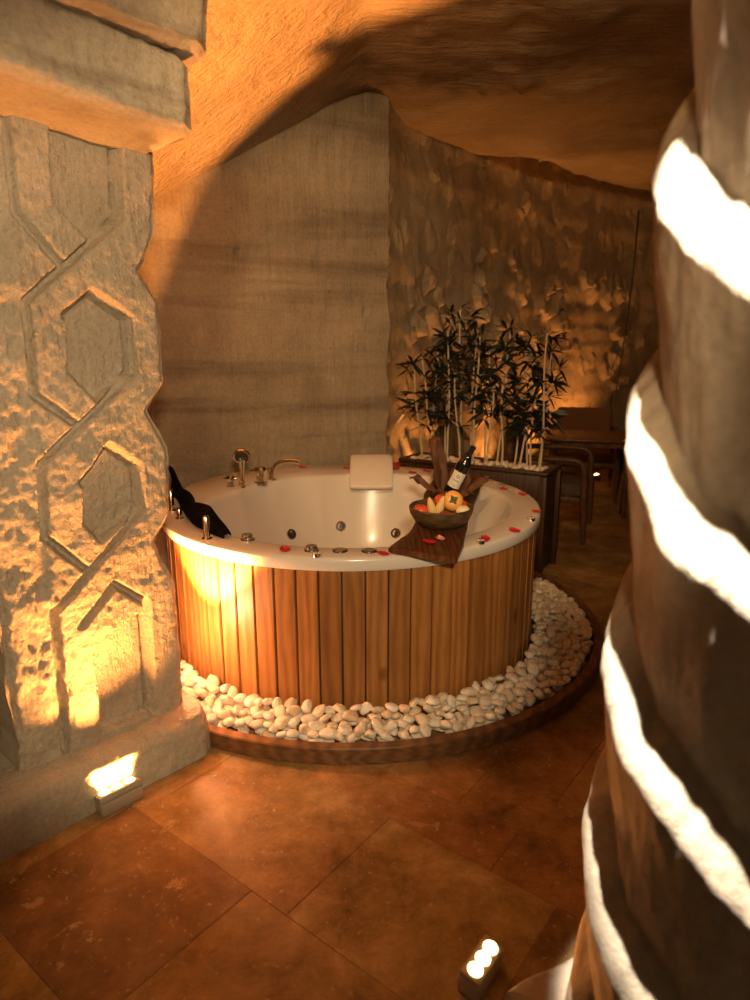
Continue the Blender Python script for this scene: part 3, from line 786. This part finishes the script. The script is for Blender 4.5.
def build_bowl():
    c = (.283, 2.765, BZ)
    o = MB().lathe([(.001, 0), (.07, 0), (.085, .004), (.115, .028), (.134, .060), (.138, .084), (.134, .089), (.128, .084), (.122, .062), (.10, .030), (.06, .018), (.001, .016)], c, 56).obj('fruit_bowl', M_BOWL)
    # origin at its base
    for v in o.data.vertices: v.co -= Vector(c)
    o.location = c
    tag(o, 'round brown wooden bowl of fruit on the board', 'bowl')
    B = Vector(c)
    def fr(name, label, off, mats, build, extra=None, cat='fruit'):
        t = thing(name, label, cat, B + Vector(off)); build(t, B + Vector(off)); return t
    def round_fruit(mat, r, sc=(1, 1, .9), M=None):
        def dim(p):
            k = max(0, p.z) ** 6; return p * (1 - .16 * k)
        def f(t, c_):
            MB().ball(c_, r, sc, M, 3, fn=dim).obj('flesh', mat, t)
            ax = (M @ Vector((0, 0, 1))) if M is not None else Vector((0, 0, 1))
            tp = c_ + ax * r * sc[2] * .82
            MB().tube([tp, tp + ax * .012 + Vector((.002, 0, 0))], [.0018, .0022], 6).obj('stem', M_STEM, t)
        return f
    fr('apple', 'red apple at the left of the fruit bowl', (-.088, -.02, .070), None, round_fruit(M_APPLE, .036))
    fr('apple', 'small red apple behind the pale pear halves in the bowl', (.005, .028, .105), None, round_fruit(M_APPLE, .034))
    fr('plum', 'dark red plum at the front middle of the bowl', (.010, -.075, .060), None, round_fruit(M_PLUM, .030))
    fr('plum', 'dark red plum lying lower in front of the cream fruit', (.052, -.062, .054), None, round_fruit(M_PLUM, .026))
    fr('quince', 'cream coloured round fruit at the right edge of the bowl', (.088, -.030, .074), None, round_fruit(M_QUINCE, .032, (1, 1, .85)))
    fr('apple', 'red apple at the back right of the bowl behind the orange fruit', (.085, .040, .080), None, round_fruit(M_APPLE, .032))
    # persimmon facing the camera
    def pers(t, c_):
        d = Vector((-.02, -.9, .35)).normalized(); M = d.to_track_quat('Z', 'Y').to_matrix().to_4x4()
        MB().ball(c_, .045, (1, 1, .86), M, 3, fn=lambda p: p * (1 - .2 * max(0, p.z) ** 8)).obj('flesh', M_PERS, t)
        mb = MB()
        for q in range(4):
            a = q * pi / 2 + .5; e = Vector((cos(a), sin(a), 0)); s_ = Vector((-sin(a), cos(a), 0))
            P = [Vector((0, 0, .034)), e * .010 + s_ * .009 + Vector((0, 0, .036)), e * .022 + Vector((0, 0, .037)), e * .010 - s_ * .009 + Vector((0, 0, .036))]
            mb.add([(Matrix.Translation(c_) @ M @ p)[:] for p in P], [(0, 1, 2, 3)])
        mb.ball(c_ + d * .036, .006, (1, 1, 1), None, 2)
        k = mb.obj('calyx', M_CALYX, t); s = k.modifiers.new('t', 'SOLIDIFY'); s.thickness = .002
    fr('persimmon', 'orange persimmon with green calyx facing out of the bowl', (.048, -.012, .112), None, pers)
    def half(tilt):
        def f(t, c_):
            M = Matrix.Rotation(tilt, 4, 'Y') @ Matrix.Rotation(R(18), 4, 'X')
            MB().ball(c_, .05, (.36, .42, 1.0), M, 3, fn=lambda p: Vector((p.x * (1 - .35 * p.z), p.y * (1 - .35 * p.z), p.z))).obj('flesh', M_PEAR, t)
            tp = c_ + (M @ Vector((0, 0, .049)))
            MB().tube([tp, tp + (M @ Vector((.002, 0, .012)))], .0022, 6).obj('stem', M_STEM, t)
        return f
    fr('pear', 'pale yellow pear leaning upright at the left of the pair in the bowl', (-.046, -.045, .094), None, half(R(-14)))
    fr('pear', 'pale yellow pear leaning upright right of its twin in the bowl', (-.008, -.052, .100), None, half(R(14)))
build_bowl()

def build_bottle():
    base = Vector((.375, 3.30, BZ + .012)); tilt = Matrix.Rotation(R(24), 4, 'Y') @ Matrix.Rotation(R(8), 4, 'X')
    root = thing('wine_bottle', 'dark wine bottle with white label leaning in a brown wrap on the board', 'bottle', base)
    k = .92
    prof = [(.001, .004), (.030, 0), (.0365, .004), (.0375, .02), (.0375, .185), (.034, .205), (.022, .228), (.0145, .245), (.0138, .29), (.0155, .291), (.0155, .300), (.012, .303), (.001, .303)]
    g = MB().lathe([(r * k, z * k) for r, z in prof], base, 36, tilt).obj('glass', M_BOTTLE, root)
    MB().lathe([(.0146 * k, .246 * k), (.0145 * k, .288 * k), (.0163 * k, .289 * k), (.0163 * k, .302 * k), (.0125 * k, .3045 * k), (.001, .305 * k)], base, 28, tilt).obj('foil', M_FOIL, root)
    # label patch on the side that faces the camera
    def patch(z0, z1, a0, a1, r):
        rows = []
        for j in range(9):
            z = lerp(z0, z1, j / 8); rows.append([(Matrix.Translation(base) @ tilt @ Vector((r * cos(a), r * sin(a), z)))[:] for a in [lerp(a0, a1, i / 24) for i in range(25)]])
        return MB().grid(rows)
    lab = patch(.055 * k, .150 * k, R(-165), R(-35), .0381 * k).obj('paper_label', M_LABEL, root)
    lab['label'] = 'white paper label'
    mb = MB()
    rnd = random.Random(3)
    for (z0, z1, a0, a1) in ((.098, .101, -130, -72), (.094, .0955, -120, -82), (.070, .072, -118, -84), (.064, .0655, -112, -88)):
        rows = [[(Matrix.Translation(base) @ tilt @ Vector((.0385 * k * cos(a), .0385 * k * sin(a), z * k + (.0015 if i % 3 == 0 else 0))))[:] for i, a in enumerate([R(lerp(a0, a1, i / 20)) for i in range(21)])] for z in (z0, z1)]
        mb.grid(rows)
    rows = []
    for q in range(3):      # small crest
        rr = .009 * (1 - q / 3)
        rows.append([(Matrix.Translation(base) @ tilt @ Vector((.0385 * k * cos(R(-100) + rr * 26 * cos(t)), .0385 * k * sin(R(-100) + rr * 26 * cos(t)), (.124 + rr * sin(t)) * k)))[:] for t in [2 * pi * i / 16 for i in range(17)]])
    mb.grid(rows[:2]); mb.obj('label_print', M_INK, lab)
build_bottle()

def build_wrap():
    c = Vector((.375, 3.30, BZ))
    root = thing('ruffled_wrap', 'brown ruffled wrap folded open around the wine bottle', 'wrap', c)
    rnd = random.Random(5)
    def leafsheet(az, lean, length, width, curl, seed):
        rows = []; d = Vector((cos(az), sin(az), 0)); s = Vector((-sin(az), cos(az), 0))
        for j in range(25):
            t = j / 24; w = width * (.55 + .75 * sin(pi * min(1, t * .93 + .07)) ** .8) * (1 - .45 * t ** 3); row = []
            for i in range(25):
                v = i / 24 * 2 - 1
                ruff = .024 * t * sin(v * 7.5 + seed * 2 + t * 4) * abs(v) ** .5 + .012 * noise.noise(Vector((v * 3, t * 5, seed)))
                out = lerp(.046, .046 + length * sin(lean), t) + curl * t * t
                edge_notch = .02 * noise.noise(Vector((v * 6, t * 8, seed + 4))) * t
                p = c + d * (out + ruff - .035 * v * v * (1 - t)) + s * v * w + Vector((0, 0, .004 + length * cos(lean) * t - .35 * abs(v) * w * t + edge_notch))
                row.append(p[:])
            rows.append(row)
        o = MB().grid(rows).obj('wrap_sheet', M_WRAP, root); m = o.modifiers.new('t', 'SOLIDIFY'); m.thickness = .004; m.offset = 0
    leafsheet(R(140), R(10), .30, .055, .00, 1)
    leafsheet(R(195), R(42), .15, .065, .03, 2)
    leafsheet(R(-15), R(46), .16, .062, .03, 3)
    leafsheet(R(40), R(22), .20, .060, .01, 4)
    leafsheet(R(-60), R(58), .10, .055, .03, 5)
    leafsheet(R(245), R(55), .10, .05, .02, 6)
build_wrap()

def petal_mesh(seed):
    rnd = random.Random(seed); rows = []
    for j in range(11):
        t = j / 10; w = .019 * sin(pi * (t * .86 + .10)) ** .7; row = []
        for i in range(11):
            v = i / 10 * 2 - 1
            z = .0035 + .0055 * (v * v) * (.4 + t) * rnd.uniform(.95, 1.05) + .010 * (t - .4) ** 2 + .0015 * noise.noise(Vector((v * 3, t * 3, seed)))
            row.append((v * w, (t - .5) * .044, z))
        rows.append(row)
    return rows
def build_petals():
    z = TZ + .001
    spots = [(-.353, 2.497, z, 20, 1.25, 'red rose petal on the front rim left of the round controls'),
             (.031, 2.447, z, 75, 1.15, 'red rose petal on the front rim between the round controls and the board'),
             (.459, 2.650, z, 15, 1.1, 'red rose petal on the rim beside the tea light right of the board'),
             (.445, 2.622, z, 80, 1.0, 'small red rose petal touching the tea light right of the board'),
             (.602, 2.765, z, 50, 1.25, 'red rose petal on the right front rim between two tea lights'),
             (.775, 3.092, z, 110, 1.1, 'red rose petal at the outermost right edge of the rim'),
             (.785, 3.449, z, 60, 1.15, 'red rose petal on the right rim near the planter corner'),
             (.708, 3.575, z, 100, 1.15, 'red rose petal beside the farthest tea light on the right rim'),
             (.624, 3.800, z, 40, 1.1, 'red rose petal on the back right rim behind the wrapped bottle'),
             (.325, 4.085, z, 70, 1.35, 'red rose petal on the back rim left of the wrapped bottle'),
             (.232, 4.035, z, 95, 1.2, 'red rose petal on the back rim just right of the headrest'),
             (-.459, 4.150, z + .012, 90, 1.2, 'red rose petal on the back rim beside the spout'),
             (-.182, 4.176, z, 80, 1.1, 'red rose petal on the back rim at the left side of the headrest'),
             (.215, 2.512, BZ, 80, 1.2, 'red rose petal on the front end of the wooden board'),
             (.262, 2.565, BZ, 30, 1.0, 'pink edged rose petal beside a red one on the wooden board')]
    for i, (x, y, zz, rz, s, lab) in enumerate(spots):
        o = MB().grid(petal_mesh(i)).obj('rose_petal', M_PINK if 'pink' in lab else M_PETAL)
        m = o.modifiers.new('t', 'SOLIDIFY'); m.thickness = .0012
        o.location = (x, y, zz - .001); o.rotation_euler = (0, 0, R(rz)); o.scale = (s * .9, s * .9, s * .9)
        tag(o, lab, 'petal', 'rose petals on the tub rim and board')
build_petals()

def build_tealights():
    z = TZ
    first = None
    for (x, y, lab) in ((-.222, 2.432, 'small tea light on the front rim just before the round controls'), (.43, 2.598, 'small white tea light on the rim right of the wooden board'),
                        (.715, 2.945, 'small tea light on the right rim under the outermost petal'), (.701, 3.62, 'small tea light on the right rim nearest the planter')):
        if first is None:
            t = thing('tea_light', lab, 'tea light', (x, y, z), group='tea lights on the tub rim'); first = t
            MB().lathe([(.001, 0), (.017, 0), (.0175, .002), (.018, .014), (.0172, .0145), (.0168, .011)], (x, y, z), 24).obj('cup', M_CHROME, t)
            MB().lathe([(.0168, .011), (.006, .0105), (.001, .0105)], (x, y, z), 24).obj('wax', M_WAX, t)
            MB().tube([(x, y, z + .010), (x + .001, y, z + .018)], .0012, 6).obj('wick', M_STEM, t)
        else: copy_thing(first, (x, y, z), label=lab)
    t = thing('candle_cup', 'little red glass candle cup on the back rim between headrest and planter', 'candle cup', (.128, 4.17, z))
    MB().lathe([(.001, 0), (.026, 0), (.030, .006), (.032, .040), (.029, .0405), (.027, .010), (.001, .008)], (.128, 4.17, z), 28).obj('glass', M_REDGLASS, t)
    MB().lathe([(.0275, .022), (.01, .021), (.001, .021)], (.128, 4.17, z), 24).obj('wax', M_WAX, t)
build_tealights()

# ------------------------------------------------------------------ planter with bamboo
PF = Vector((1.09, 4.215, 0)); PD = Vector((-.859, .512, 0)); PWd = Vector((.512, .859, 0)); PL, PW_, PH = 1.04, .31, .70
def pp(s, w, z): p = PF + PD * s + PWd * w; return Vector((p.x, p.y, z))
def build_planter():
    root = thing('wooden_planter', 'long dark wooden planter trough of bamboo behind the tub', 'planter', pp(PL / 2, PW_ / 2, 0))
    ang = math.atan2(PD.y, PD.x)
    for s, w, sx, sy, lab in ((PL / 2, .014, PL, .028, None), (PL / 2, PW_ - .014, PL, .028, None), (.014, PW_ / 2, .028, PW_ - .056, None), (PL - .014, PW_ / 2, .028, PW_ - .056, None)):
        mb = MB(); nb = 4
        for q in range(nb):
            h = (PH - .04) / nb; c = pp(s, w, .02 + h * (q + .5)); mb.box(c, (sx, sy, h - .003), ang, .003)
        mb.obj('side_panel', M_PLANTER, root)
    for s in (-.004, PL + .004):
        for w in (-.004, PW_ + .004): MB().box(pp(s, w, PH / 2 - .01), (.045, .045, PH - .02), ang, .003).obj('corner_post', M_PLANTER, root)
    mb = MB()
    for s, w, sx, sy in ((PL / 2, .012, PL + .05, .05), (PL / 2, PW_ - .012, PL + .05, .05), (.0, PW_ / 2, .05, PW_ - .07), (PL, PW_ / 2, .05, PW_ - .07)):
        mb.box(pp(s, w, PH - .004), (sx, sy, .022), ang, .004)
    mb.obj('top_rim', M_PLANTER, root)
    MB().box(pp(PL / 2, PW_ / 2, .62), (PL - .06, PW_ - .06, .03), ang, .002).obj('soil_board', M_PLANTER, root)
build_planter()
def build_planter_stones():
    rnd = random.Random(21); pts = []; t = 0
    while t < 9000:
        t += 1; s = rnd.uniform(.055, PL - .055); w = rnd.uniform(.06, PW_ - .06); k = rnd.uniform(.75, 1.15)
        if all(math.hypot(s - q[0], w - q[1]) > (k + q[2]) * .025 for q in pts): pts.append((s, w, k))
    for s, w, k in pts:
        o = bpy.data.objects.new('planter_stone', rnd.choice(PEB)); C.objects.link(o); o.location = pp(s, w, .676 + rnd.uniform(-.004, .020) + (.022 if w < .14 else 0))
        o.scale = (k,) * 3; o.rotation_euler = (rnd.gauss(0, .4), rnd.gauss(0, .4), rnd.uniform(0, 6.28))
        tag(o, 'white pebble on top of the soil in the bamboo planter', 'pebble', 'white pebbles in the bamboo planter')
    print('STONES', len(pts))
build_planter_stones()
ORD = ['first', 'second', 'third', 'fourth', 'fifth', 'sixth', 'seventh', 'eighth', 'ninth', 'tenth', 'eleventh', 'twelfth', 'thirteenth', 'fourteenth', 'fifteenth', 'sixteenth', 'seventeenth', 'eighteenth', 'nineteenth', 'twentieth']
def build_bamboo():
    rnd = random.Random(33)
    # (s along the trough from its near right corner, depth w, lean right, lean towards camera, height)
    canes = [(.94, .12, -.07, 0, .62), (.90, .20, .02, .02, .74), (.84, .11, -.10, .0, .70), (.80, .22, .00, .03, .80), (.74, .14, -.02, .0, .88), (.69, .24, -.03, 0, 1.02),
             (.64, .12, -.06, .01, .60), (.60, .19, .02, 0, .90), (.545, .11, .02, 0, .84), (.50, .24, .0, .02, .72), (.44, .13, .03, 0, .66), (.395, .21, .05, 0, .86),
             (.33, .12, -.02, 0, .52), (.28, .22, .06, 0, .84), (.225, .13, .12, .0, .56), (.185, .21, -.01, .02, .80), (.13, .14, -.03, 0, .62), (.10, .22, .04, 0, .74), (.055, .10, -.01, 0, .86)]
    for idx, (s, w, lr, lc, h) in enumerate(canes):
        b = pp(s, w, .665); h = h + .05
        top = b + Vector((lr * 1.0, -lc, h))
        lean = 'leaning left' if lr < -.05 else ('leaning right' if lr > .045 else 'standing upright')
        wh = 'nearest the rim' if w < .16 else 'at the back of the trough'
        n_ = ORD[idx] + ' bamboo cane from the left, ' + lean + ' ' + wh if idx < 10 else ORD[len(canes) - 1 - idx] + ' bamboo cane from the right, ' + lean + ' ' + wh
        root = thing('bamboo_plant', n_, 'bamboo', b, group='bamboo canes in the planter')
        pts = [b.lerp(top, t / 12) + Vector((.006 * sin(t * .6 + idx), 0, 0)) for t in range(13)]
        mb = MB().tube(pts, [.0074 - .0024 * t / 12 for t in range(13)], 8)
        for t in range(2, 13, 2):
            p = pts[t]; mb.lathe([(.0058, -.003), (.0072, 0), (.0058, .003)], p, 8)
        mb.obj('cane', M_CANE, root)
        mb = MB(); tw_ = MB()
        nf = int(5 + h * 8)
        for q in range(nf):
            t = 1.0 if q == 0 else rnd.uniform(.26, 1.0) ** .85
            p = b.lerp(top, t); az = rnd.uniform(0, 2 * pi); ln = rnd.uniform(.03, .10) if q else .01
            e = p + Vector((cos(az) * ln, sin(az) * ln, rnd.uniform(-.01, .05)))
            tw_.tube([p, (p + e) / 2 + Vector((0, 0, .008)), e], [.0018, .0015, .0012], 5)
            for l in range(rnd.randint(5, 7)):
                la = az + rnd.uniform(-1.9, 1.9); el = rnd.uniform(-.7, .95); d = Vector((cos(la) * cos(el), sin(la) * cos(el), sin(el)))
                L = rnd.uniform(.085, .150); sd = d.cross(Vector((0, 0, 1)))
                sd = sd.normalized() if sd.length > .1 else Vector((1, 0, 0)); nn = sd.cross(d)
                sd = (sd * cos(q) + nn * sin(q) * .6).normalized(); W = L * .088
                vs = []; drop = rnd.uniform(.05, .3)
                for k, (tt, ww) in enumerate(((0, .12), (.18, .75), (.42, 1.0), (.7, .7), (1, .02))):
                    c_ = e + d * L * tt + Vector((0, 0, -drop * L * tt * tt)); up = nn * W * .25
                    vs += [(c_ - sd * W * ww + up * ww)[:], c_[:], (c_ + sd * W * ww + up * ww)[:]]
                fs = []
                for k in range(4):
                    for m_ in range(2): fs.append((k * 3 + m_, k * 3 + m_ + 1, k * 3 + m_ + 4, k * 3 + m_ + 3))
                mb.add(vs, fs)
        mb.add(tw_.v, tw_.f, 1); mb.obj('leaves', [M_LEAF, M_CANE], root, angle=80)
build_bamboo()

# ------------------------------------------------------------------ chairs and table beyond the planter
def make_chair(name, label, loc, rz, wood_m, fab_s, fab_b):
    """front is local +x; arms are bent rails that run from the back and turn down into the front legs"""
    root = thing(name, label, 'armchair', (0, 0, 0))
    def ob(mb, n, m, bev=None):
        return mb.obj(n, m, root, world=False)
    ob(MB().box((.02, 0, .405), (.54, .54, .10), 0, .03, seg=4), 'seat_cushion', fab_s)
    # curved back
    rows = []
    for j in range(9):
        z = .40 + .44 * j / 8; rows.append([(-.25 - .07 * (j / 8) - .05 * cos(v) + .05, .27 * sin(v) / sin(1.1), z) for v in [lerp(-1.1, 1.1, i / 20) for i in range(21)]])
    b = ob(MB().grid(rows), 'backrest', fab_b); s = b.modifiers.new('t', 'SOLIDIFY'); s.thickness = .06; s.offset = 0
    bv = b.modifiers.new('b', 'BEVEL'); bv.width = .02; bv.segments = 3
    for sy in (-1, 1):
        y = .31 * sy
        arm = catmull([(-.30, y * .93, .63), (-.18, y, .645), (0, y, .65), (.18, y, .65), (.26, y, .635), (.295, y, .58), (.30, y, .50)], 6)
        ob(MB().tube(arm, [.023] * len(arm), 12), 'armrest', wood_m)
        ob(MB().tube([(.30, y, .51), (.31, y, .30), (.325, y * 1.03, 0)], [.024, .030, .017], 12), 'leg', wood_m)
        ob(MB().tube([(-.29, y * .93, .64), (-.29, y * .95, .36), (-.33, y, 0)], [.022, .028, .017], 12), 'leg', wood_m)
    fr = MB(); fr.box((0, .285, .335), (.58, .03, .05), 0, .006); fr.box((0, -.285, .335), (.58, .03, .05), 0, .006); fr.box((.28, 0, .335), (.03, .56, .05), 0, .006); fr.box((-.27, 0, .335), (.03, .54, .05), 0, .006)
    ob(fr, 'seat_frame', wood_m)
    root.location = loc; root.rotation_euler = (0, 0, rz); return root
make_chair('armchair', 'wooden armchair with grey seat just beyond the right end of the planter', (1.42, 5.33, 0), R(-22), M_CHAIRWOOD, M_GREYFAB, M_BROWNFAB)
make_chair('armchair', 'brown fabric armchair on the far side of the wooden table', (2.12, 6.72, 0), R(-105), M_CHAIRWOOD, M_BROWNFAB, M_BROWNFAB)
make_chair('armchair', 'dark armchair at the right end of the wooden table by the column', (2.62, 6.05, 0), R(165), M_DARKCHAIR, M_DARKFAB, M_DARKFAB)
def build_table():
    root = thing('wooden_table', 'low brown wooden table among the armchairs by the rubble wall', 'table', (1.93, 6.0, 0), R(-12))
    b = MB().box((0, 0, .685), (.76, .62, .03), 0, .012, seg=3); b.obj('tabletop', M_TABLE, root, world=False)
    fr = MB()
    for y in (-.24, .24): fr.box((0, y, .645), (.58, .025, .05), 0, .004)
    for x in (-.3, .3): fr.box((x, 0, .645), (.025, .46, .05), 0, .004)
    fr.obj('apron', M_TABLE, root, world=False)
    for x in (-1, 1):
        for y in (-1, 1): MB().tube([(x * .30, y * .24, .67), (x * .32, y * .26, 0)], [.024, .015], 12).obj('leg', M_CHAIRWOOD, root, world=False)
build_table()

# cable and small device on the right wall
def build_cable():
    pts = catmull([(2.93, 7.95, 2.92), (2.90, 7.88, 2.72), (2.89, 7.85, 2.3), (2.86, 7.85, 1.6), (2.80, 7.82, 1.0), (2.78, 7.80, .6)], 8)
    tag(MB().tube(pts, .009, 8).obj('wall_cable', M_CABLE), 'thin dark cable hanging down the rubble wall at the right', 'cable')
build_cable()

# ------------------------------------------------------------------ floor spotlights
def floor_spot(loc, rz, label, tilt, power, lit_cone=None, sx=.15):
    """slot of three leds; local +y is where the lamp throws its light"""
    root = thing('floor_spotlight', label, 'floor lamp', loc, rz, group='floor spotlights')
    MB().box((0, 0, .022), (sx, .060, .044), 0, .006).obj('housing', M_HOUSING, root, world=False)
    rot = Matrix.Rotation(-tilt, 4, 'X')
    fr = MB().box((0, .004, .052), (sx, .056, .022), 0, .004, rot=rot); fr.obj('bezel', M_HOUSING, root, world=False)
    for k in (-1, 0, 1):
        c = Vector((k * sx * .29, .004, .052)) + rot @ Vector((0, 0, .012))
        MB().lathe([(.019, -.002), (.019, .001), (.014, .006), (.001, .008)], c, 20, rot).obj('led', M_LED, root, world=False)
    if power:
        l = bpy.data.lights.new('spot_glow', 'AREA'); l.shape = 'RECTANGLE'; l.size = sx * .8; l.size_y = .03; l.energy = power; l.color = (1.0, .37, .085); l.spread = R(lit_cone or 110)
        o = bpy.data.objects.new('spot_glow', l); C.objects.link(o)
        d = Matrix.Rotation(rz, 4, 'Z') @ rot @ Vector((0, 0, 1))
        o.location = Vector(loc) + Matrix.Rotation(rz, 4, 'Z') @ (Vector((0, .004, .052)) + rot @ Vector((0, 0, .024)))
        o.rotation_euler = d.to_track_quat('-Z', 'Y').to_euler()
        o.rotation_euler = (Matrix.Rotation(rz, 4, 'Z') @ rot @ Matrix.Rotation(pi, 4, 'X')).to_euler()
    return root
a_p = math.atan2(PU.y, PU.x)
floor_spot((-.875, 1.975, 0), a_p, 'lit floor spotlight at the foot of the carved pillar', R(15), P_PILLAR, 84)
floor_spot((.262, 1.335, 0), R(52) - pi, 'lit floor spotlight on the tiles beside the twisted column', R(10), P_FLOORSPOT, 110, .13)
floor_spot((.40, 5.20, 0), R(65), 'lit floor spotlight on the floor hidden behind the planter', R(9), P_WALL, 84)
floor_spot((1.28, 6.32, 0), R(48), 'lit floor spotlight below the rubble wall behind the near armchair', R(9), P_WALL, 84)
floor_spot((1.88, 6.98, 0), R(45), 'lit floor spotlight below the rubble wall behind the table', R(9), P_WALL, 84)
floor_spot((2.46, 7.30, 0), R(42), 'lit floor spotlight on the floor seen under the table', R(2), P_WALL * 2, 100)
# lamp fixed to the back of the carved pillar, low beside the tub
def pillar_lamp():
    c = Vector((-.80, 2.445, .35))
    root = thing('wall_spotlight', 'small warm spotlight fixed to the back of the carved pillar', 'wall lamp', c)
    MB().box(c + Vector((-.03, -.035, -.03)), (.08, .06, .04), R(47), .006).obj('bracket', M_HOUSING, root)
    MB().lathe([(.001, -.03), (.016, -.03), (.020, 0), (.017, .004), (.001, .004)], c, 24).obj('lamp_head', M_HOUSING, root)
    l = bpy.data.lights.new('pillar_lamp_glow', 'POINT'); l.energy = P_TUBLAMP; l.color = GLOW; l.shadow_soft_size = .02
    o = bpy.data.objects.new('pillar_lamp_glow', l); C.objects.link(o); o.location = c + Vector((0, 0, .03))
    spot('pillar_lamp_beam', c + Vector((0, .0, .03)), c + Vector((.64, 1.18, 2.58)), P_TUBBEAM, (1.0, .36, .08), 42, 1.0, .015)
pillar_lamp()
